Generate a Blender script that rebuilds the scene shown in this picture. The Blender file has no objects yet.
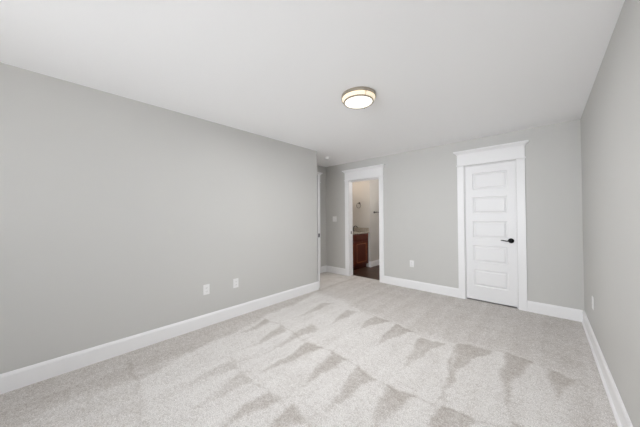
import bpy, bmesh, math
import numpy as np
from mathutils import Vector, Matrix

S = bpy.context.scene
COL = S.collection

# ------------------------------------------------------------------ dimensions (metres)
H = 2.44            # ceiling height
D = 4.277           # back wall plane (y)
W = 3.282           # right wall plane (x)
YC = 3.121          # corner where the left wall ends
XA = -0.807         # left wall of the entry alcove
Y0 = -2.30          # window wall behind the camera
T = 0.12            # wall thickness
BX = -0.92          # bath left wall face
SX, SY = -0.287, 5.372   # stub wall in the bath
BY = 7.0            # bath far wall

# ------------------------------------------------------------------ camera
f, yaw, pit, rol, ch, cx = 243.257, 0.745420, 0.012778, -0.006690, 1.28182, 2.947492
Fv = Vector((-math.sin(yaw)*math.cos(pit), math.cos(yaw)*math.cos(pit), math.sin(pit)))
Rv = Vector((math.cos(yaw), math.sin(yaw), 0))
Uv = Rv.cross(Fv)
R2 = Rv*math.cos(rol) + Uv*math.sin(rol)
U2 = -Rv*math.sin(rol) + Uv*math.cos(rol)
cam = bpy.data.cameras.new('camera')
cam.sensor_width = 36.0
cam.lens = f*36.0/640.0
cam.clip_start = 0.02
co = bpy.data.objects.new('camera', cam)
M = Matrix((R2, U2, -Fv)).transposed().to_4x4()
M.translation = Vector((cx, 0, ch))
co.matrix_world = M
COL.objects.link(co)
S.camera = co

# ------------------------------------------------------------------ world, lights, exposure
world = bpy.data.worlds.new('overcast_sky')
S.world = world
world.use_nodes = True
bg = world.node_tree.nodes['Background']
bg.inputs['Color'].default_value = (0.93, 0.965, 1.0, 1)
bg.inputs['Strength'].default_value = 1.0

WFILL, WTILT, WYAW = 25.0, 2.0, 6.0
WINDOWS = [(0.85, 1.85), (2.05, 3.05)]     # x ranges in the wall behind the camera
WZ = (0.55, 2.15)
for a, b in WINDOWS:
    l = bpy.data.lights.new('window_portal', 'AREA')
    l.shape = 'RECTANGLE'; l.size = b-a; l.size_y = WZ[1]-WZ[0]
    l.cycles.is_portal = True
    o = bpy.data.objects.new('window_portal', l)
    o.location = ((a+b)/2, Y0-T-0.02, sum(WZ)/2)
    o.rotation_euler = (math.radians(90), 0, 0)     # -Z looks towards +y
    COL.objects.link(o)
    # added fill light behind the glass, aimed in to brighten ceiling and far end
    l = bpy.data.lights.new('window_fill', 'AREA')
    l.shape = 'RECTANGLE'; l.size = b-a-0.1; l.size_y = WZ[1]-WZ[0]-0.1
    l.energy = WFILL; l.color = (0.92, 0.955, 1.0); l.spread = math.radians(85)
    o = bpy.data.objects.new('window_fill', l)
    o.location = ((a+b)/2, Y0-T-0.06, sum(WZ)/2)
    o.rotation_euler = (math.radians(90+WTILT), 0, math.radians(WYAW))
    COL.objects.link(o)

sun = bpy.data.lights.new('sun', 'SUN')
sun.energy = 44.0; sun.angle = math.radians(0.6); sun.color = (0.98, 0.98, 1.0)
so = bpy.data.objects.new('sun', sun); COL.objects.link(so)
so.rotation_euler = (math.radians(-33), math.radians(6), 0)     # high sun from beyond the far wall; none enters the windows

def lamp(name, loc, power, col, r=0.05):
    l = bpy.data.lights.new(name, 'POINT')
    l.energy = power; l.color = col; l.shadow_soft_size = r
    o = bpy.data.objects.new(name, l); o.location = loc
    COL.objects.link(o)
    return o
lamp('bath_lamp', (-0.62, 4.85, 2.12), 6, (1.0, 0.84, 0.70), 0.09)
l = bpy.data.lights.new('ceiling_light_bulb', 'AREA'); l.shape = 'DISK'; l.size = 0.26
l.energy = 35.0; l.color = (0.985, 0.99, 1.0)
o = bpy.data.objects.new('ceiling_light_bulb', l); o.location = (1.655, 1.955, H-0.080); COL.objects.link(o)
lamp('bath_fill', (0.75, 5.35, 2.2), 27, (1.0, 0.95, 0.90), 0.09)  # unseen light added to brighten the grey bathroom wall
lamp('hall_fill', (-1.7, 3.6, 2.2), 24, (1.0, 0.90, 0.80), 0.09)  # unseen light added to spill through the doorway and brighten the alcove

S.view_settings.view_transform = 'Standard'
S.view_settings.look = 'None'
S.view_settings.gamma = 1.0
S.view_settings.use_curve_mapping = False
S.view_settings.exposure = -0.50
S.cycles.max_bounces = 20
S.cycles.diffuse_bounces = 16
S.cycles.glossy_bounces = 6

# ------------------------------------------------------------------ materials
def mat(name, col, rough=0.6, metal=0.0, spec=0.4):
    m = bpy.data.materials.new(name); m.use_nodes = True
    b = m.node_tree.nodes['Principled BSDF']
    b.inputs['Base Color'].default_value = (*col, 1)
    b.inputs['Roughness'].default_value = rough
    b.inputs['Metallic'].default_value = metal
    b.inputs['Specular IOR Level'].default_value = spec
    return m, m.node_tree, b

def N(nt, t, **k):
    n = nt.nodes.new(t)
    for a, v in k.items():
        if a in n.inputs.keys(): n.inputs[a].default_value = v
        else: setattr(n, a, v)
    return n

def coords(nt, scale=None):
    tc = nt.nodes.new('ShaderNodeTexCoord')
    if scale is None: return tc.outputs['Object']
    mp = nt.nodes.new('ShaderNodeMapping'); mp.inputs['Scale'].default_value = scale
    nt.links.new(tc.outputs['Object'], mp.inputs['Vector'])
    return mp.outputs['Vector']

def mixcol(nt, fac, a, b):
    n = nt.nodes.new('ShaderNodeMix'); n.data_type = 'RGBA'
    for s, v in ((6, a), (7, b)):
        if isinstance(v, tuple): n.inputs[s].default_value = (*v, 1)
        else: nt.links.new(v, n.inputs[s])
    if isinstance(fac, (int, float)): n.inputs[0].default_value = fac
    else: nt.links.new(fac, n.inputs[0])
    return n.outputs[2]

def paint(name, col, rough, bump=0.02, scale=220, var=0.02):
    m, nt, b = mat(name, col, rough)
    v = coords(nt)
    n = N(nt, 'ShaderNodeTexNoise', Scale=scale, Detail=3.0)
    nt.links.new(v, n.inputs['Vector'])
    bp = N(nt, 'ShaderNodeBump', Strength=bump, Distance=0.002)
    nt.links.new(n.outputs['Fac'], bp.inputs['Height'])
    nt.links.new(bp.outputs['Normal'], b.inputs['Normal'])
    n2 = N(nt, 'ShaderNodeTexNoise', Scale=1.3, Detail=2.0)
    nt.links.new(v, n2.inputs['Vector'])
    c = mixcol(nt, n2.outputs['Fac'], tuple(x*(1-var) for x in col), tuple(min(1, x*(1+var)) for x in col))
    nt.links.new(c, b.inputs['Base Color'])
    return m

WALL = paint('greige_wall_paint', (0.575, 0.572, 0.556), 0.55, 0.05)
CEIL = paint('white_ceiling_paint', (0.93, 0.932, 0.94), 0.8, 0.05, 120, 0.005)
TRIM = paint('white_semi_gloss_trim', (0.85, 0.85, 0.86), 0.35, 0.01, 60, 0.005)
DOORW = paint('white_door_paint', (0.82, 0.82, 0.83), 0.38, 0.01, 60, 0.005)
BWALL = paint('bath_wall_paint', (0.60, 0.58, 0.55), 0.55, 0.05)
BLACK, _, _ = mat('black_hardware', (0.004, 0.004, 0.004), 0.5, 0.0, 0.15)
PLATE, _, _ = mat('white_plastic', (0.82, 0.82, 0.82), 0.3)
SLOT, _, _ = mat('dark_slot', (0.05, 0.05, 0.05), 0.6)
DOTW, _, _ = mat('bright_white_plastic', (0.93, 0.93, 0.93), 0.25)
EXT, _, _ = mat('pale_bounce_ground', (0.62, 0.60, 0.57), 0.9)

NICKEL, nt, b = mat('brushed_nickel', (0.50, 0.45, 0.38), 0.32, 1.0)
n = N(nt, 'ShaderNodeTexNoise', Scale=90.0, Detail=2.0)
nt.links.new(coords(nt, (1, 1, 12)), n.inputs['Vector'])
bp = N(nt, 'ShaderNodeBump', Strength=0.05, Distance=0.001)
nt.links.new(n.outputs['Fac'], bp.inputs['Height']); nt.links.new(bp.outputs['Normal'], b.inputs['Normal'])
STEEL, _, _ = mat('dark_satin_metal', (0.10, 0.095, 0.09), 0.35, 0.9)

def glow(name, col, strength):
    m, nt, b = mat(name, (0.35, 0.34, 0.32), 0.4)
    b.inputs['Emission Color'].default_value = (*col, 1)
    b.inputs['Emission Strength'].default_value = strength
    return m
DIFF = glow('lit_frosted_lens', (1.0, 0.93, 0.82), 2.2)
SIDE = glow('lit_frosted_drum', (1.0, 0.84, 0.60), 1.25)

# carpet: cut pile with vacuum marks (nap attribute: 0 light, 1 dark)
CARPET, nt, b = mat('cut_pile_carpet', (0.5, 0.48, 0.46), 0.95, 0, 0.1)
v = coords(nt)
at = N(nt, 'ShaderNodeAttribute', attribute_name='nap')
nf = N(nt, 'ShaderNodeTexNoise', Scale=170.0, Detail=3.0, Roughness=0.75)
nm = N(nt, 'ShaderNodeTexNoise', Scale=75.0, Detail=3.0, Roughness=0.8)
ng = N(nt, 'ShaderNodeTexNoise', Scale=5.0, Detail=2.0)
for q in (nf, nm, ng): nt.links.new(v, q.inputs['Vector'])
def math_n(op, a, bb):
    q = nt.nodes.new('ShaderNodeMath'); q.operation = op
    for i, s in enumerate((a, bb)):
        if isinstance(s, (int, float)): q.inputs[i].default_value = s
        else: nt.links.new(s, q.inputs[i])
    return q.outputs[0]
# nap + medium noise
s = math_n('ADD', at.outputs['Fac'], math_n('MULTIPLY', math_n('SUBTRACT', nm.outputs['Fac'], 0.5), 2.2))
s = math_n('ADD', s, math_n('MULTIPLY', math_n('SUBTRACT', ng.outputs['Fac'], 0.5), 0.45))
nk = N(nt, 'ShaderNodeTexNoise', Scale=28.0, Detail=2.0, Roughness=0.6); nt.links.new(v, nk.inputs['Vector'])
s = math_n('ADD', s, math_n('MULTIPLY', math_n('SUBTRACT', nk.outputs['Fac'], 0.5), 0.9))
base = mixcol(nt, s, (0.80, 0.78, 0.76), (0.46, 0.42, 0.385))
gr = nt.nodes.new('ShaderNodeMapRange')
gr.inputs['From Min'].default_value = 0.32; gr.inputs['From Max'].default_value = 0.68
gr.inputs['To Min'].default_value = 0.58; gr.inputs['To Max'].default_value = 1.26
nt.links.new(nf.outputs['Fac'], gr.inputs['Value'])
mul = nt.nodes.new('ShaderNodeVectorMath'); mul.operation = 'SCALE'
nt.links.new(base, mul.inputs[0]); nt.links.new(gr.outputs['Result'], mul.inputs['Scale'])
nt.links.new(mul.outputs[0], b.inputs['Base Color'])
bp = N(nt, 'ShaderNodeBump', Strength=0.5, Distance=0.006)
nt.links.new(nf.outputs['Fac'], bp.inputs['Height']); nt.links.new(bp.outputs['Normal'], b.inputs['Normal'])

# dark wood plank floor
PLANK, nt, b = mat('dark_wood_planks', (0.06, 0.03, 0.02), 0.4)
br = N(nt, 'ShaderNodeTexBrick', Scale=1.0)
br.inputs['Color1'].default_value = (0.085, 0.045, 0.028, 1)
br.inputs['Color2'].default_value = (0.045, 0.024, 0.016, 1)
br.inputs['Mortar'].default_value = (0.012, 0.007, 0.005, 1)
br.inputs['Mortar Size'].default_value = 0.004
br.inputs['Brick Width'].default_value = 0.9
br.inputs['Row Height'].default_value = 0.15
nt.links.new(coords(nt), br.inputs['Vector'])
w = N(nt, 'ShaderNodeTexNoise', Scale=9.0, Detail=5.0)
nt.links.new(coords(nt, (0.6, 9, 1)), w.inputs['Vector'])
nt.links.new(mixcol(nt, 0.45, br.outputs['Color'], mixcol(nt, w.outputs['Fac'], (0.02, 0.01, 0.007), (0.16, 0.08, 0.045))), b.inputs['Base Color'])

# cherry cabinet wood
CHERRY, nt, b = mat('cherry_cabinet_wood', (0.16, 0.03, 0.012), 0.3, 0, 0.5)
w = N(nt, 'ShaderNodeTexNoise', Scale=6.0, Detail=6.0, Distortion=0.6)
nt.links.new(coords(nt, (8, 8, 0.8)), w.inputs['Vector'])
nt.links.new(mixcol(nt, w.outputs['Fac'], (0.060, 0.007, 0.003), (0.14, 0.024, 0.009)), b.inputs['Base Color'])

MOULD_HI, _, _ = mat('cherry_bevel_highlight', (0.30, 0.10, 0.035), 0.3, 0, 0.5)  # lighter colour stands in for the highlight on the panel bevel
# speckled beige granite
GRAN, nt, b = mat('beige_granite', (0.45, 0.4, 0.33), 0.2, 0, 0.5)
w = N(nt, 'ShaderNodeTexNoise', Scale=60.0, Detail=5.0, Roughness=0.8)
nt.links.new(coords(nt), w.inputs['Vector'])
rp = nt.nodes.new('ShaderNodeValToRGB')
rp.color_ramp.elements[0].position = 0.36; rp.color_ramp.elements[0].color = (0.10, 0.08, 0.06, 1)
rp.color_ramp.elements[1].position = 0.56; rp.color_ramp.elements[1].color = (0.55, 0.50, 0.43, 1)
nt.links.new(w.outputs['Fac'], rp.inputs['Fac']); nt.links.new(rp.outputs['Color'], b.inputs['Base Color'])

GLASS = bpy.data.materials.new('window_glass'); GLASS.use_nodes = True
nt = GLASS.node_tree; nt.nodes.clear()
out = nt.nodes.new('ShaderNodeOutputMaterial'); mx = nt.nodes.new('ShaderNodeMixShader')
tr = nt.nodes.new('ShaderNodeBsdfTransparent'); gl = N(nt, 'ShaderNodeBsdfGlossy', Roughness=0.02)
mx.inputs[0].default_value = 0.05
nt.links.new(tr.outputs[0], mx.inputs[1]); nt.links.new(gl.outputs[0], mx.inputs[2]); nt.links.new(mx.outputs[0], out.inputs[0])

# ------------------------------------------------------------------ mesh helpers
def bx(bm, x0, x1, y0, y1, z0, z1, bev=0.0):
    r = bmesh.ops.create_cube(bm, size=1.0)
    for v in r['verts']:
        v.co = Vector(((x0+x1)/2 + v.co.x*(x1-x0), (y0+y1)/2 + v.co.y*(y1-y0), (z0+z1)/2 + v.co.z*(z1-z0)))
    if bev:
        es = list({e for v in r['verts'] for e in v.link_edges})
        bmesh.ops.bevel(bm, geom=es, offset=bev, segments=2, affect='EDGES', profile=0.5)

def prism(bm, pts, axis, a, b):
    """extrude a closed outline (list of 2-D points) along an axis from a to b"""
    def P(u, v, w):
        return Vector({'x': (w, u, v), 'y': (u, w, v), 'z': (u, v, w)}[axis])
    va = [bm.verts.new(P(u, v, a)) for u, v in pts]
    vb = [bm.verts.new(P(u, v, b)) for u, v in pts]
    bm.faces.new(va); bm.faces.new(vb[::-1])
    n = len(pts)
    for i in range(n):
        bm.faces.new((va[i], vb[i], vb[(i+1) % n], va[(i+1) % n]))

def lathe(bm, prof, seg=48, mtx=None):
    """revolve (radius, height) pairs round z; ends with radius 0 close the surface"""
    rings = []
    for r, z in prof:
        if r < 1e-6: rings.append([bm.verts.new((0, 0, z))])
        else: rings.append([bm.verts.new((r*math.cos(2*math.pi*i/seg), r*math.sin(2*math.pi*i/seg), z)) for i in range(seg)])
    for A, B in zip(rings[:-1], rings[1:]):
        for i in range(seg):
            j = (i+1) % seg
            if len(A) == 1 and len(B) == 1: continue
            if len(A) == 1: bm.faces.new((A[0], B[i], B[j]))
            elif len(B) == 1: bm.faces.new((A[i], B[0], A[j]))
            else: bm.faces.new((A[i], B[i], B[j], A[j]))
    if mtx is not None:
        vs = [v for R in rings for v in R]
        bmesh.ops.transform(bm, matrix=mtx, verts=vs)

def tube(bm, pts, r, seg=12, closed=False, flat=1.0):
    pts = [Vector(p) for p in pts]; n = len(pts); rings = []
    for i, p in enumerate(pts):
        if closed: t = pts[(i+1) % n] - pts[i-1]
        else: t = pts[min(i+1, n-1)] - pts[max(i-1, 0)]
        t.normalize()
        up = Vector((0, 0, 1)) if abs(t.z) < 0.9 else Vector((1, 0, 0))
        s = t.cross(up).normalized(); u = s.cross(t)
        rr = r[i] if isinstance(r, (list, tuple)) else r
        rings.append([bm.verts.new(p + s*rr*math.cos(2*math.pi*k/seg) + u*rr*flat*math.sin(2*math.pi*k/seg)) for k in range(seg)])
    for i in range(n if closed else n-1):
        A, B = rings[i], rings[(i+1) % n]
        for k in range(seg):
            bm.faces.new((A[k], A[(k+1) % seg], B[(k+1) % seg], B[k]))
    if not closed:
        bm.faces.new(rings[0][::-1]); bm.faces.new(rings[-1])

def obj(name, bm, m, parent=None, smooth=False):
    bmesh.ops.recalc_face_normals(bm, faces=bm.faces[:])
    me = bpy.data.meshes.new(name); bm.to_mesh(me); bm.free()
    me.materials.append(m)
    if smooth:
        me.shade_smooth()
        me.set_sharp_from_angle(angle=math.radians(35))
    o = bpy.data.objects.new(name, me); COL.objects.link(o)
    if parent is not None:
        o.parent = parent
    return o

def thing(name, label, cat, loc=(0, 0, 0), rz=0.0, group=None):
    o = bpy.data.objects.new(name, None); o.empty_display_size = 0.05
    COL.objects.link(o); o.location = loc; o.rotation_euler = (0, 0, rz)
    o['label'] = label; o['category'] = cat
    if group: o['group'] = group
    return o

def structure(o, label):
    o['kind'] = 'structure'; o['label'] = label
    return o

def boxes(name, m, lst, parent=None, bev=0.0):
    bm = bmesh.new()
    for q in lst: bx(bm, *q, bev=bev)
    return obj(name, bm, m, parent)

def set_empty(name, label, loc):
    o = bpy.data.objects.new(name, None); o.empty_display_size = 0.05
    COL.objects.link(o); o.location = loc
    return structure(o, label)

# ------------------------------------------------------------------ carpet with its vacuum marks
TRI = [
 [(1.33,2.78),(1.57,2.76),(1.37,2.40)], [(1.65,2.74),(1.87,2.68),(1.67,2.20)],
 [(1.98,2.64),(2.21,2.66),(2.02,2.04)], [(2.28,2.77),(2.56,2.80),(2.40,2.28),(2.38,1.83)],
 [(2.63,2.84),(2.83,2.85),(2.74,2.12)], [(2.91,2.80),(3.09,2.77),(3.01,2.44)],
 [(0.65,1.79),(0.82,1.76),(0.78,1.26)], [(1.17,1.76),(1.35,1.79),(1.18,1.18)],
 [(1.46,1.78),(1.66,1.75),(1.56,1.27)], [(1.77,1.75),(1.97,1.71),(1.85,1.24)],
 [(2.06,1.75),(2.27,1.74),(2.16,1.30)], [(2.41,1.77),(2.62,1.77),(2.47,1.35)],
 [(2.74,1.93),(2.92,1.92),(2.78,1.50)],
 [(0.86,1.06),(1.04,1.08),(0.92,0.70)], [(1.10,1.05),(1.28,1.07),(1.22,0.70)],
 [(1.42,1.05),(1.58,1.06),(1.50,0.66)], [(1.66,1.08),(1.82,1.06),(1.73,0.72)],
 [(0.87,2.10),(1.06,2.04),(0.99,1.42)], [(0.50,2.62),(0.66,2.80),(0.60,2.10)],
 [(0.95,2.72),(1.12,2.76),(1.03,2.30)], [(0.36,1.78),(0.5,1.78),(0.46,1.30)],
 [(1.98,1.06),(2.16,1.06),(2.06,0.60)], [(2.34,1.04),(2.52,1.06),(2.42,0.60)], [(2.70,1.05),(2.86,1.06),(2.76,0.62)],
]
LINES = [  # thin seams left at the end of each vacuum stroke
 ([(0.22,1.78),(0.65,1.79),(1.03,1.78),(1.56,1.76),(1.96,1.70),(2.27,1.74),(2.62,1.77),(2.95,1.92)], 0.018, 0.50),
 ([(0.62,2.96),(1.33,2.78),(1.94,2.66),(2.28,2.77),(2.64,2.84),(2.91,2.80),(3.12,2.77)], 0.02, 0.25),
 ([(0.80,1.07),(1.30,1.06),(1.82,1.07),(2.4,1.05),(2.9,1.05)], 0.015, 0.35),
 ([(0.22,0.45),(0.60,0.41),(1.15,0.39)], 0.025, 0.45),
 ([(2.38,1.9),(2.42,1.77)], 0.015, 0.5), ([(1.55,1.06),(1.65,1.22),(1.70,1.36)], 0.012, 0.4),
 ([(0.99,1.45),(0.95,1.10)], 0.012, 0.3), ([(1.37,2.4),(1.25,1.78)], 0.012, 0.3),
 ([(2.74,2.12),(2.76,1.93)], 0.012, 0.35), ([(1.18,1.2),(1.12,1.06)], 0.012, 0.3),
]
def smooth(e0, e1, x):
    t = np.clip((x-e0)/(e1-e0), 0, 1); return t*t*(3-2*t)

def nap(X, Y):
    rng = np.random.default_rng(4)
    X0 = X; Y00 = Y
    X = X0 + 0.022*np.sin(7.1*Y00+1.3*X0) + 0.010*np.sin(19*Y00+11*X0+1) + 0.004*np.sin(53*Y00+31*X0)
    Y = Y00 + 0.020*np.sin(6.3*X0+0.7) + 0.010*np.sin(23*X0+9*Y00) + 0.004*np.sin(61*X0+17*Y00)
    # far part of the room (brushed the other way) reads darker than the near part
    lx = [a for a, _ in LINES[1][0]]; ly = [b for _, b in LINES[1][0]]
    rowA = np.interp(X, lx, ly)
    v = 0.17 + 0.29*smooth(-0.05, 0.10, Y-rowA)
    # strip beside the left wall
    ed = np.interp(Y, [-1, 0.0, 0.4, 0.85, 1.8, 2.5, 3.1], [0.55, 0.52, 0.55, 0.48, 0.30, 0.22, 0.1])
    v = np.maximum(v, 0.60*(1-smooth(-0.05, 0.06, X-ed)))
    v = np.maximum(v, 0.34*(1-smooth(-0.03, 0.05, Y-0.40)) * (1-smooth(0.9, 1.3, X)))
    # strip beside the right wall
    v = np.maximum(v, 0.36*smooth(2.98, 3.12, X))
    for P in TRI:
        P = [(x, y if y > sum(q[1] for q in P)/len(P)-0.05 else y-0.10) for x, y in P]
        amp = (0.80 + 0.45*rng.random())*(0.55 if (P[0][1] < 1.2 and P[0][0] < 1.3) else 0.9); soft = 0.016 + 0.022*rng.random()
        d = np.full(X.shape, 9.0); n = len(P)
        area = sum(P[i][0]*P[(i+1) % n][1]-P[(i+1) % n][0]*P[i][1] for i in range(n))
        if n == 4:
            polys = [[P[0], P[1], P[2]], [P[0], P[2], P[3]]]
        else: polys = [P]
        ins = np.full(X.shape, -9.0)
        for Q in polys:
            a = sum(Q[i][0]*Q[(i+1) % 3][1]-Q[(i+1) % 3][0]*Q[i][1] for i in range(3))
            sg = 1 if a > 0 else -1
            d = np.full(X.shape, 9.0)
            for i in range(3):
                (x1, y1), (x2, y2) = Q[i], Q[(i+1) % 3]
                L = math.hypot(x2-x1, y2-y1)
                d = np.minimum(d, sg*((x2-x1)*(Y-y1)-(y2-y1)*(X-x1))/L)
            ins = np.maximum(ins, d)
        tipy = min(p[1] for p in P); topy = max(p[1] for p in P)
        fade = 0.55 + 0.45*np.clip((Y-tipy)/(topy-tipy), 0, 1)
        v = np.maximum(v, (0.20 + (0.56*fade)*amp)*smooth(-soft, soft, ins))
    for pts, w, k in LINES:
        d = np.full(X.shape, 9.0)
        for (x1, y1), (x2, y2) in zip(pts[:-1], pts[1:]):
            L2 = (x2-x1)**2+(y2-y1)**2
            t = np.clip(((X-x1)*(x2-x1)+(Y-y1)*(y2-y1))/L2, 0, 1)
            d = np.minimum(d, np.hypot(X-x1-t*(x2-x1), Y-y1-t*(y2-y1)))
        v = np.clip(v + k*0.6*(1-smooth(0.0, w, d)), 0, 1)
    # faint brush streaks running with the strokes
    st_ = sum(a*np.sin(k*X0 + p + 0.6*np.sin(2.1*Y00+p)) for a, k, p in ((0.035, 21, 0.3), (0.03, 34, 1.9), (0.025, 55, 4.0)))
    return np.clip(v + st_, 0, 1)

def carpet():
    st = 0.0135
    xs = np.append(np.arange(0, W, st), W); ys = np.append(np.arange(Y0, D, st), D)
    nx, ny = len(xs), len(ys)
    X, Y = np.meshgrid(xs, ys)
    co_ = np.stack([X, Y, np.zeros_like(X)], -1).reshape(-1, 3)
    i = np.arange(nx*ny).reshape(ny, nx)
    q = np.stack([i[:-1, :-1], i[:-1, 1:], i[1:, 1:], i[1:, :-1]], -1).reshape(-1, 4)
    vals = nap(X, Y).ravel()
    # alcove piece and doorway piece
    ex = np.array([(XA-T, YC-0.0, 0), (0, YC, 0), (0, D, 0), (XA-T, D, 0),
                   (-0.16, D, 0), (0.60, D, 0), (0.60, D+T, 0), (-0.16, D+T, 0)], float)
    # thickness of the slab below
    k = len(co_)
    sl = np.array([(XA-T, Y0, -0.05), (W, Y0, -0.05), (W, D+T, -0.05), (XA-T, D+T, -0.05)], float)
    allv = np.concatenate([co_, ex, sl])
    faces = q.tolist() + [[k, k+1, k+2, k+3], [k+4, k+5, k+6, k+7], [k+11, k+10, k+9, k+8]]
    me = bpy.data.meshes.new('floor')
    me.from_pydata(allv.tolist(), [], faces)
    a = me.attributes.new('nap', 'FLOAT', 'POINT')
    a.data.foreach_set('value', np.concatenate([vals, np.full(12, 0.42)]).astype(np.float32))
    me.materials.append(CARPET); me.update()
    o = bpy.data.objects.new('floor', me); COL.objects.link(o)
    structure(o, 'light greige cut pile carpet with wedge shaped vacuum marks')
carpet()

# ------------------------------------------------------------------ room shell
DZ = 2.045                              # height of the door openings
BO = (-0.152, 0.575)                    # bathroom opening (x)
CO = (2.042, 2.668)                     # closet opening (x)
EO = (3.200, 3.965)                     # entry opening in the alcove's left wall (y)

structure(boxes('ceiling', CEIL, [(-2.2, W+T, Y0-T, BY+T, H, H+0.1)]), 'flat white ceiling over the whole room')
bm = bmesh.new()
prism(bm, [(-T, Y0), (0, Y0), (0, YC), (XA-T, YC), (XA-T, YC-T), (-T, YC-T)], 'z', 0, H)
structure(obj('wall_left', bm, WALL), 'long greige wall on the left ending at an outside corner')
structure(boxes('wall_alcove', WALL, [(XA-T, XA, YC, EO[0], 0, H), (XA-T, XA, EO[1], D, 0, H), (XA-T, XA, EO[0], EO[1], DZ, H)]),
          'short alcove wall with the entry doorway')
structure(boxes('wall_back', WALL, [(XA-T, BO[0], D, D+T, 0, H), (BO[1], CO[0], D, D+T, 0, H), (CO[1], W+T, D, D+T, 0, H),
                                    (BO[0], BO[1], D, D+T, DZ, H), (CO[0], CO[1], D, D+T, DZ, H)]),
          'greige far wall holding the bathroom opening and the closet door')
structure(boxes('wall_right', WALL, [(W, W+T, Y0-T, D, 0, H)]), 'greige wall close on the right')
xs = [-T, WINDOWS[0][0], WINDOWS[0][1], WINDOWS[1][0], WINDOWS[1][1], W]
structure(boxes('wall_near', WALL, [(xs[0], xs[1], Y0-T, Y0, 0, H), (xs[2], xs[3], Y0-T, Y0, 0, H), (xs[4], xs[5], Y0-T, Y0, 0, H)]
                + [(a, b, Y0-T, Y0, 0, WZ[0]) for a, b in WINDOWS] + [(a, b, Y0-T, Y0, WZ[1], H) for a, b in WINDOWS]),
          'greige window wall behind the viewer')

# bathroom and hall beyond
structure(boxes('wall_bath_left', BWALL, [(BX-T, BX, D+T, SY, 0, H)]), 'bathroom wall behind the vanity')
structure(boxes('wall_bath_stub', BWALL, [(BX-T, SX, SY, BY, 0, H)]), 'bathroom wall block at the end of the vanity')
structure(boxes('wall_bath_far', BWALL, [(SX, 1.6, BY, BY+T, 0, H)]), 'far wall of the bathroom')
structure(boxes('wall_bath_right', BWALL, [(1.6, 1.6+T, D+T, BY+T, 0, H)]), 'right wall of the bathroom')
structure(boxes('floor_bathroom', PLANK, [(BX, 1.6, D+T-0.001, BY, -0.05, -0.004)]), 'dark wood plank floor in the bathroom')
structure(boxes('wall_closet', WALL, [(1.72+0.001, 1.80, D+T, 5.2, 0, H), (W, W+T, D+T, 5.2, 0, H), (1.722, W+T, 5.2, 5.3, 0, H)]), 'closet walls behind the closed door')
structure(boxes('floor_closet', CARPET, [(1.80, W, D, 5.2, -0.05, -0.001)]), 'closet carpet')
structure(boxes('floor_hall', CARPET, [(-2.1, XA-T, 2.4, 4.9, -0.05, 0)]), 'hall carpet beyond the entry doorway')
structure(boxes('wall_hall', WALL, [(-2.2, -2.1, 2.3, 5.0, 0, H), (-2.1, XA-T, 2.3, 2.4, 0, H), (-2.1, BX-T, 4.9, 5.0, 0, H),
                                    (XA-T-0.04, XA-T, 2.4, YC-T, 0, H)]), 'hall walls beyond the entry doorway')

# ------------------------------------------------------------------ baseboards
BH, BT = 0.142, 0.014
def board(name, label, a, b, nrm, shoe=0.0):
    """baseboard run from a to b (2-D) against a wall whose normal is nrm"""
    a = Vector(a); b = Vector(b); L = (b-a).length; d = (b-a)/L; nv = Vector(nrm)
    prof = [(0, 0)] + ([(BT+shoe, 0), (BT+shoe, 0.012), (BT+shoe*0.7, 0.020)] if shoe else []) + [(BT, 0.022 if shoe else 0), (BT, BH-0.022), (BT*0.75, BH-0.012), (BT*0.55, BH-0.004), (BT*0.3, BH), (0, BH)]
    bm = bmesh.new()
    prism(bm, prof, 'y', 0, L)
    for v in bm.verts:
        p = a + d*v.co.y + nv*v.co.x
        v.co = Vector((p.x, p.y, v.co.z))
    return structure(obj(name, bm, TRIM), label)
CW = 0.095     # casing width
board('baseboard_left', 'white baseboard along the left wall', (0, Y0), (0, YC+BT), (1, 0))
board('baseboard_alcove', 'short white baseboard beside the entry door casing', (XA, EO[1]+CW), (XA, D), (1, 0))
board('baseboard_back_left', 'white baseboard left of the bathroom opening', (XA+BT, D), (BO[0]-CW, D), (0, -1))
board('baseboard_back_middle', 'white baseboard between bathroom opening and closet door', (BO[1]+CW, D), (CO[0]-CW, D), (0, -1))
board('baseboard_back_right', 'white baseboard right of the closet door', (CO[1]+CW, D), (W-BT, D), (0, -1))
board('baseboard_right', 'white baseboard along the right wall', (W, Y0), (W, D), (-1, 0), 0.013)
board('baseboard_return', 'white baseboard round the outside corner', (0, YC), (XA+0.02, YC), (0, 1))
board('baseboard_bath_stub', 'white baseboard on the end of the bathroom wall block', (-0.335, SY), (SX+BT, SY), (0, -1))
board('baseboard_bath_side', 'white baseboard running back along the grey bathroom wall', (SX, SY), (SX, BY), (1, 0))
board('baseboard_bath_far', 'white baseboard on the far bathroom wall', (SX+BT, BY), (1.6, BY), (0, -1))

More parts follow.
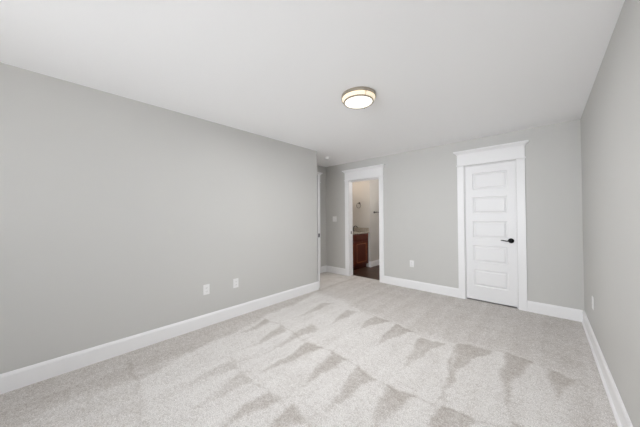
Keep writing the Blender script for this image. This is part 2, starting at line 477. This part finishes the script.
# ------------------------------------------------------------------ door casings with crown headers
def casing(name, label, o0, o1, mtx, yw):
    """local frame: x along the wall, y out of the wall (negative = into the room is -y)"""
    root = set_empty(name, label, (0, 0, 0)); root.matrix_world = mtx
    def part(nm, lst, bev=0.002):
        return boxes(nm, TRIM, lst, root, bev)
    t = 0.018
    for s, (a, b) in ((-1, (o0-CW, o0)), (1, (o1, o1+CW))):
        part('side_casing', [(a+0.004*(s > 0), b-0.004*(s < 0), -t, 0, 0.0, DZ+0.004)])
    part('fillet_bead', [(o0-CW-0.010, o1+CW+0.010, -t-0.012, 0, DZ+0.005, DZ+0.024)], 0.004)
    part('frieze_board', [(o0-CW, o1+CW, -t-0.002, 0, DZ+0.024, 2.222)])
    # crown: cove profile with mitred returns
    bm = bmesh.new()
    prof = [(0.0, 2.222), (0.006, 2.222), (0.010, 2.232), (0.022, 2.246), (0.034, 2.254), (0.042, 2.258), (0.042, 2.276), (0.0, 2.276)]
    rows = []
    for e, z in prof:
        y = -t-0.002-e
        rows.append([(o0-CW-e, 0, z), (o0-CW-e, y, z), (o1+CW+e, y, z), (o1+CW+e, 0, z)])
    vs = [[bm.verts.new(p) for p in r] for r in rows]
    for A, B in zip(vs[:-1], vs[1:]):
        for i in range(3): bm.faces.new((A[i], A[i+1], B[i+1], B[i]))
    bm.faces.new(vs[0]); bm.faces.new(vs[-1][::-1])
    obj('crown_cap', bm, TRIM, root)
    # jambs lining the opening
    jt = 0.006
    part('jamb', [(o0, o0+jt, 0, yw, 0, DZ), (o1-jt, o1, 0, yw, 0, DZ), (o0+jt, o1-jt, 0, yw, DZ-jt, DZ)], 0)
    return root
I = Matrix.Identity(4)
tb = casing('trim_1', 'white casing with crown header round the bathroom opening', BO[0], BO[1], Matrix.Translation((0, D, 0)), T)
tc = casing('trim_2', 'white casing with crown header round the closet door', CO[0], CO[1], Matrix.Translation((0, D, 0)), T)
# alcove wall: local x -> world y, local -y -> world +x
Ma = Matrix(((0, -1, 0, XA), (1, 0, 0, 0), (0, 0, 1, 0), (0, 0, 0, 1)))
te = casing('trim_3', 'white casing with crown header round the entry doorway in the alcove', EO[0], EO[1], Ma, T)
# bathroom strike plate and door stops
bm = bmesh.new(); bx(bm, BO[0]+0.006, BO[0]+0.0085, 0.055, 0.085, 0.90, 0.96, 0.001); bx(bm, BO[0]+0.0085, BO[0]+0.010, 0.063, 0.077, 0.915, 0.945)
sp = obj('strike_plate', bm, STEEL, tb); sp['label'] = 'dark metal strike plate'
boxes('door_stop', TRIM, [(BO[0]+0.006, BO[0]+0.010, 0.088, T-0.0, 0, DZ-0.006), (BO[1]-0.017, BO[1]-0.006, 0.088, T, 0, DZ-0.006),
                          (BO[0]+0.010, BO[1]-0.017, 0.088, T, DZ-0.017, DZ-0.006)], tb)
# threshold strip between carpet and planks
structure(boxes('trim_4', STEEL, [(BO[0]+0.006, BO[1]-0.006, D+T-0.004, D+T+0.010, -0.004, 0.002)], None, 0.001), 'thin dark threshold strip under the bathroom opening')

# ------------------------------------------------------------------ five panel doors
def panel_face(bm, w, z0, z1, y, sgn, panels, mx0, mx1):
    """one face of a slab with five raised panels: frame boards plus recess, ovolo and raised field"""
    dep = 0.012
    rings_all = []
    cols = [0, mx0, mx1, w]; rows = [z0] + [q for p_ in panels for q in p_] + [z1]
    V = {}
    def vert(x, z):
        k = (round(x, 5), round(z, 5))
        if k not in V: V[k] = bm.verts.new((x, y, z))
        return V[k]
    for i in range(3):
        for j in range(len(rows)-1):
            a, b, c, d = vert(cols[i], rows[j]), vert(cols[i+1], rows[j]), vert(cols[i+1], rows[j+1]), vert(cols[i], rows[j+1])
            if i == 1 and j % 2 == 1:
                prev = [a, b, c, d]
                x0, x1, q0, q1 = cols[1], cols[2], rows[j], rows[j+1]
                for off, dp in ((0.008, dep), (0.018, dep), (0.036, 0.002), (0.040, 0.002)):
                    nxt = [bm.verts.new((px, y+sgn*dp, pz)) for px, pz in ((x0+off, q0+off), (x1-off, q0+off), (x1-off, q1-off), (x0+off, q1-off))]
                    for m_ in range(4):
                        bm.faces.new((prev[m_], prev[(m_+1) % 4], nxt[(m_+1) % 4], nxt[m_]))
                    prev = nxt
                bm.faces.new(prev)
            else:
                bm.faces.new((a, b, c, d))
    return V, rows

def five_panel_slab(name, w, z0, z1, th, parent):
    st = 0.096
    ph, gap = 0.246, 0.116
    b0 = z0 + 0.205
    panels = [(b0 + k*(ph+gap), b0 + k*(ph+gap) + ph) for k in range(5)]
    bm = bmesh.new()
    Va, rows = panel_face(bm, w, z0, z1, 0.0, 1, panels, st, w-st)
    Vb, _ = panel_face(bm, w, z0, z1, th, -1, panels, st, w-st)
    def strip(keys):
        for a, b in zip(keys[:-1], keys[1:]):
            bm.faces.new((Va[a], Va[b], Vb[b], Vb[a]))
    k = lambda x, z: (round(x, 5), round(z, 5))
    strip([k(0, z) for z in rows]); strip([k(w, z) for z in rows])
    cols = [0, st, w-st, w]
    strip([k(x, z0) for x in cols]); strip([k(x, z1) for x in cols])
    return obj(name, bm, DOORW, parent)

def lever(parent, x, z, y, sgn, direction, name='door_handle', label=None):
    """rosette, neck and curved lever on a slab face at local y; sgn -1 = out of the front face"""
    bm = bmesh.new()
    Rm = Matrix.Translation((x, y, z)) @ Matrix.Rotation(math.radians(90)*(1 if sgn < 0 else -1), 4, 'X')
    lathe(bm, [(0, 0), (0.033, 0), (0.034, 0.004), (0.031, 0.009), (0.018, 0.012), (0.012, 0.014), (0.0115, 0.045), (0.014, 0.052), (0.010, 0.060), (0, 0.061)], 32, Rm)
    d = direction; Y = y + sgn*0.049
    pts = [(x, Y, z), (x+d*0.02, Y, z-0.002), (x+d*0.045, Y+sgn*0.003, z-0.005), (x+d*0.07, Y+sgn*0.002, z-0.001), (x+d*0.095, Y, z+0.004), (x+d*0.112, Y-sgn*0.003, z+0.004)]
    tube(bm, pts, [0.010, 0.0095, 0.008, 0.0075, 0.007, 0.005], 12)
    h = obj(name, bm, BLACK, parent, True)
    h['label'] = label or 'black lever handle with round rosette'
    return h

# closet door (closed)
d1 = set_empty('door_1', 'closed white five panel closet door with black lever handle', (CO[0]+0.009, D+0.016, 0))
five_panel_slab('door_panel', CO[1]-CO[0]-0.018, 0.022, DZ-0.009, 0.035, d1)
lever(d1, CO[1]-CO[0]-0.018-0.058, 0.928, 0.0, -1, -1)
lever(d1, CO[1]-CO[0]-0.018-0.058, 0.928, 0.035, 1, -1)
boxes('door_stop', TRIM, [(-0.003, 0.008, 0.036, 0.048, 0, DZ-0.007), (0.600, 0.611, 0.036, 0.048, 0, DZ-0.007)], d1)

# entry door, swung open against the alcove's return wall
d2 = set_empty('door_2', 'white entry door standing open, seen edge on past the left wall corner', (XA+0.012, 3.208, 0))
d2.rotation_euler = (0, 0, math.radians(-0.4))
DWID = 0.774
sl = five_panel_slab('door_panel', DWID, 0.018, DZ-0.009, 0.035, d2)
sl.location = (0, -0.035, 0)
h = lever(d2, DWID-0.060, 0.95, -0.035, -1, -1)
h.scale = (1, 0.75, 1)
lever(d2, DWID-0.060, 0.95, 0.0, 1, -1)
bm = bmesh.new(); bx(bm, DWID-0.0002, DWID+0.0022, -0.0335, -0.0015, 0.912, 0.980, 0.0008); bx(bm, DWID+0.0022, DWID+0.010, -0.023, -0.012, 0.938, 0.958, 0.001)
lp = obj('latch_plate', bm, BLACK, d2); lp['label'] = 'dark metal latch plate on the door edge'
for z in (0.22, 1.02, 1.82):
    bm = bmesh.new(); lathe(bm, [(0, z-0.045), (0.006, z-0.045), (0.006, z+0.045), (0, z+0.045)], 12, Matrix.Translation((-0.005, 0.004, 0)))
    obj('hinge', bm, STEEL, d2, True)

# ------------------------------------------------------------------ windows behind the camera
for n_, (a, b) in enumerate(WINDOWS):
    w_ = set_empty('window_%d' % (n_+1), 'white framed double hung window in the wall behind the viewer', ((a+b)/2, Y0-T/2, WZ[0]))
    hw = (b-a)/2; hh = WZ[1]-WZ[0]; fr = 0.04
    boxes('window_frame', TRIM, [(-hw, -hw+fr, -0.04, 0.04, 0, hh), (hw-fr, hw, -0.04, 0.04, 0, hh), (-hw+fr, hw-fr, -0.04, 0.04, 0, fr), (-hw+fr, hw-fr, -0.04, 0.04, hh-fr, hh)], w_)
    boxes('sash_rail', TRIM, [(-hw+fr, hw-fr, -0.02, 0.02, hh/2-0.02, hh/2+0.02)], w_)
    boxes('window_pane', GLASS, [(-hw+fr, hw-fr, -0.003, 0.003, fr, hh/2-0.02), (-hw+fr, hw-fr, -0.003, 0.003, hh/2+0.02, hh-fr)], w_)
    boxes('window_sill', TRIM, [(-hw-0.06, hw+0.06, T/2, T/2+0.05, -0.025, 0.0)], w_)
    boxes('window_casing', TRIM, [(-hw-CW, -hw, T/2, T/2+0.018, -0.0, hh), (hw, hw+CW, T/2, T/2+0.018, 0, hh), (-hw-CW, hw+CW, T/2, T/2+0.02, hh, hh+0.16)], w_)

# ------------------------------------------------------------------ ceiling light
cl = thing('ceiling_light', 'round lit flush mount ceiling light with brushed nickel rings and frosted drum', 'ceiling light', (1.655, 1.955, H))
def part_lathe(nm, prof, m, parent, seg=64):
    bm = bmesh.new(); lathe(bm, prof, seg); return obj(nm, bm, m, parent, True)
part_lathe('ceiling_pan', [(0, -0.0), (0.158, -0.0), (0.163, -0.003), (0.164, -0.027), (0.161, -0.031), (0.150, -0.031), (0.150, -0.008), (0, -0.008)], NICKEL, cl)['label'] = 'brushed nickel upper ring'
part_lathe('glass_drum', [(0.149, -0.010), (0.156, -0.031), (0.154, -0.041), (0.146, -0.054), (0.138, -0.062), (0.128, -0.062), (0.128, -0.010)], SIDE, cl)['label'] = 'glowing frosted glass side'
part_lathe('lower_ring', [(0.128, -0.062), (0.138, -0.058), (0.142, -0.061), (0.142, -0.070), (0.134, -0.073), (0.129, -0.070), (0.128, -0.062)], NICKEL, cl)['label'] = 'thin nickel lower ring'
part_lathe('diffuser', [(0.1285, -0.064), (0.1285, -0.069), (0.105, -0.072), (0.070, -0.074), (0, -0.075)], DIFF, cl)['label'] = 'glowing white bottom lens'
for k in range(3):
    a = math.radians(-32 + 120*k)
    bm = bmesh.new()
    tube(bm, [(0.162*math.cos(a), 0.162*math.sin(a), -0.020), (0.158*math.cos(a), 0.158*math.sin(a), -0.040), (0.142*math.cos(a), 0.142*math.sin(a), -0.064)], 0.0032, 8)
    obj('strut', bm, NICKEL, cl, True)
for k in range(3):
    a = math.radians(-21 + 120*k)
    bm = bmesh.new(); lathe(bm, [(0, -0.006), (0.005, -0.004), (0.006, 0), (0.005, 0.004), (0, 0.006)], 12, Matrix.Translation((0.142*math.cos(a), 0.142*math.sin(a), -0.070)))
    obj('screw_knob', bm, NICKEL, cl, True)

# smoke detector near the alcove
sd = thing('smoke_detector', 'small round white smoke detector on the ceiling near the entry alcove', 'smoke detector', (-0.16, 3.575, H))
part_lathe('mounting_plate', [(0, 0), (0.052, 0), (0.053, -0.004), (0.050, -0.008), (0, -0.008)], PLATE, sd, 40)
part_lathe('cover', [(0.046, -0.008), (0.046, -0.022), (0.040, -0.036), (0.028, -0.045), (0.012, -0.049), (0, -0.050)], DOTW, sd, 40)
bm = bmesh.new(); lathe(bm, [(0, -0.051), (0.004, -0.051), (0.005, -0.048), (0.005, -0.046), (0, -0.045)], 12, Matrix.Translation((0.016, -0.016, 0.0)))
obj('test_button', bm, SLOT, sd, True)

# ------------------------------------------------------------------ wall plates
def outlet(label, loc, rz):
    """local: plate in the x-z plane, front towards -y"""
    t = thing('wall_outlet', label, 'outlet', loc, rz, 'duplex outlets low on the walls')
    boxes('cover_plate', PLATE, [(-0.036, 0.036, -0.006, 0, -0.059, 0.059)], t, 0.002)
    for z in (0.021, -0.021):
        bm = bmesh.new()
        pts = [(0.0165*math.cos(a)*1.0, z + max(-0.0125, min(0.0125, 0.0165*math.sin(a)))) for a in [2*math.pi*i/24 for i in range(24)]]
        prism(bm, pts, 'y', -0.0085, -0.0055)
        r = obj('receptacle', bm, PLATE, t)
        boxes('slot', SLOT, [(-0.0075, -0.0055, -0.0088, -0.008, z-0.004, z+0.005), (0.0055, 0.0075, -0.0088, -0.008, z-0.004, z+0.005), (-0.002, 0.002, -0.0088, -0.008, z-0.0105, z-0.007)], r)
    bm = bmesh.new(); lathe(bm, [(0, 0.0015), (0.0035, 0.001), (0.0035, 0), (0, 0)], 12, Matrix.Translation((0, -0.006, 0)) @ Matrix.Rotation(math.radians(90), 4, 'X'))
    obj('screw', bm, PLATE, t, True)
    return t
LW = math.radians(90)     # front (-y) turned to +x
outlet('white outlet low on the left wall, the one nearer the viewer', (0, 1.205, 0.430), LW)
outlet('white outlet low on the left wall, the one nearer the alcove corner', (0, 1.577, 0.430), LW)
outlet('white outlet on the far wall between bathroom opening and closet door', (1.208, D, 0.437), 0)
outlet('white outlet on the right wall near the far corner', (W, 3.53, 0.430), -LW)
sw = thing('light_switch', 'white rocker light switch on the alcove wall left of the bathroom opening', 'light switch', (-0.548, D, 1.225))
boxes('cover_plate', PLATE, [(-0.056, 0.056, -0.006, 0, -0.059, 0.059)], sw, 0.002)
for sx_ in (-0.023, 0.023):
    bm = bmesh.new(); prism(bm, [(-0.0055, -0.033), (-0.0075, -0.033), (-0.0105, 0.0), (-0.0075, 0.033), (-0.0055, 0.033)], 'x', sx_-0.0165, sx_+0.0165)
    obj('rocker', bm, PLATE, sw)

# ------------------------------------------------------------------ bathroom fittings
VX0, VX1, VY0, VY1 = BX, -0.345, D+T+0.004, SY-0.010
vn = thing('bathroom_vanity', 'dark cherry wood bathroom vanity with beige granite top seen through the opening', 'vanity', (VX0, VY0, 0))
L = lambda x0, x1, y0, y1, z0, z1: (x0-VX0, x1-VX0, y0-VY0, y1-VY0, z0, z1)
boxes('cabinet_body', CHERRY, [L(VX0+0.001, VX1, VY0, VY1, 0.10, 0.855)], vn)
boxes('toe_kick', CHERRY, [L(VX0+0.001, VX1-0.07, VY0, VY1, -0.004, 0.10)], vn)
def shaker(y0, y1, z0, z1):
    bm = bmesh.new(); s_ = 0.055
    x0, x1 = VX1, VX1+0.019
    for q in ((x0, x1, y0, y0+s_, z0, z1), (x0, x1, y1-s_, y1, z0, z1), (x0, x1, y0+s_, y1-s_, z0, z0+s_), (x0, x1, y0+s_, y1-s_, z1-s_, z1)):
        bx(bm, *L(*q), bev=0.007)
    bx(bm, *L(x0, x1-0.011, y0+s_, y1-s_, z0+s_, z1-s_))
    cd = obj('cabinet_door', bm, CHERRY, vn)
    m_ = 0.016; a0, a1, c0, c1 = y0+s_, y1-s_, z0+s_, z1-s_; xx = x1-0.011
    boxes('panel_moulding', MOULD_HI, [L(xx, x1-0.001, a0, a0+m_, c0, c1), L(xx, x1-0.001, a1-m_, a1, c0, c1),
                                    L(xx, x1-0.001, a0+m_, a1-m_, c0, c0+m_), L(xx, x1-0.001, a0+m_, a1-m_, c1-m_, c1)], cd, 0.004)['label'] = 'moulding round the door panel, highlight painted in lighter brown'
    return cd
def cab_handle(y, z, parent):
    bm = bmesh.new()
    tube(bm, [(VX1+0.019-VX0, y-VY0, z-0.045), (VX1+0.045-VX0, y-VY0, z-0.042), (VX1+0.047-VX0, y-VY0, z), (VX1+0.045-VX0, y-VY0, z+0.042), (VX1+0.019-VX0, y-VY0, z+0.045)], 0.004, 8)
    obj('pull_handle', bm, STEEL, parent, True)
for y0, y1 in ((4.775, 5.305), ):
    dd = shaker(y0, y1, 0.115, 0.675)
dd = shaker(4.43, 4.765, 0.115, 0.675)
for y0, y1 in ((4.775, 5.305), (4.43, 4.765)):
    bm = bmesh.new(); bx(bm, *L(VX1, VX1+0.019, y0, y1, 0.690, 0.835), bev=0.004)
    obj('drawer_front', bm, CHERRY, vn)
boxes('countertop', GRAN, [L(VX0+0.001, VX1+0.028, VY0, SY-0.002, 0.856, 0.892)], vn, 0.003)['label'] = 'speckled beige granite top'
boxes('side_splash', GRAN, [L(VX0+0.022, VX1+0.020, SY-0.022, SY-0.002, 0.893, 0.990)], vn, 0.002)
boxes('back_splash', GRAN, [L(VX0+0.001, VX0+0.021, VY0, SY-0.002, 0.893, 0.990)], vn, 0.002)
fx, fy = -0.74, 5.285
fc = thing('sink_faucet', 'dark metal faucet standing on the granite vanity top', 'faucet', (fx, fy, 0.893))
part_lathe('faucet_base', [(0, 0), (0.026, 0), (0.027, 0.006), (0.016, 0.016), (0.013, 0.08), (0.015, 0.10), (0, 0.104)], STEEL, fc, 24)
bm = bmesh.new(); tube(bm, [(0, 0, 0.07), (0.02, 0, 0.115), (0.06, 0, 0.14), (0.10, 0, 0.132), (0.125, 0, 0.10)], [0.012, 0.012, 0.011, 0.010, 0.009], 12)
obj('spout', bm, STEEL, fc, True)
bm = bmesh.new(); tube(bm, [(0, 0, 0.10), (-0.01, 0.0, 0.125), (-0.03, 0, 0.145)], [0.007, 0.006, 0.005], 8)
obj('faucet_handle', bm, STEEL, fc, True)

tr_ = thing('towel_ring', 'dark towel ring on the bathroom wall above the vanity end', 'towel ring', (-0.603, SY, 1.625))
bm = bmesh.new(); lathe(bm, [(0, 0), (0.026, 0), (0.027, 0.005), (0.014, 0.012), (0.010, 0.04), (0.012, 0.048), (0, 0.05)], 24, Matrix.Rotation(math.radians(90), 4, 'X'))
obj('wall_mount', bm, STEEL, tr_, True)
bm = bmesh.new(); tube(bm, [(0.064*math.sin(2*math.pi*k/40), -0.042, -0.064+0.064*math.cos(2*math.pi*k/40)) for k in range(40)], 0.0055, 8, closed=True)
obj('ring', bm, STEEL, tr_, True)

tb_ = thing('towel_bar', 'dark straight towel bar on the grey bathroom wall', 'towel bar', (SX, 5.56, 1.385))
for y in (0, 0.61):
    bm = bmesh.new(); lathe(bm, [(0, 0), (0.026, 0), (0.027, 0.006), (0.013, 0.012), (0.011, 0.06), (0.014, 0.066), (0.012, 0.074), (0, 0.075)], 24, Matrix.Translation((0, y, 0)) @ Matrix.Rotation(math.radians(90), 4, 'Y'))
    obj('post', bm, STEEL, tb_, True)
bm = bmesh.new(); tube(bm, [(0.058, 0.0, 0), (0.058, 0.61, 0)], 0.009, 12)
obj('bar', bm, STEEL, tb_, True)

# unseen ground outside the windows, made pale to bounce sun onto the ceiling
structure(boxes('ground', EXT, [(-15, 15, -20, Y0-T-0.3, -0.6, -0.5)]), 'unseen ground behind the viewer, made pale to bounce sunlight indoors')
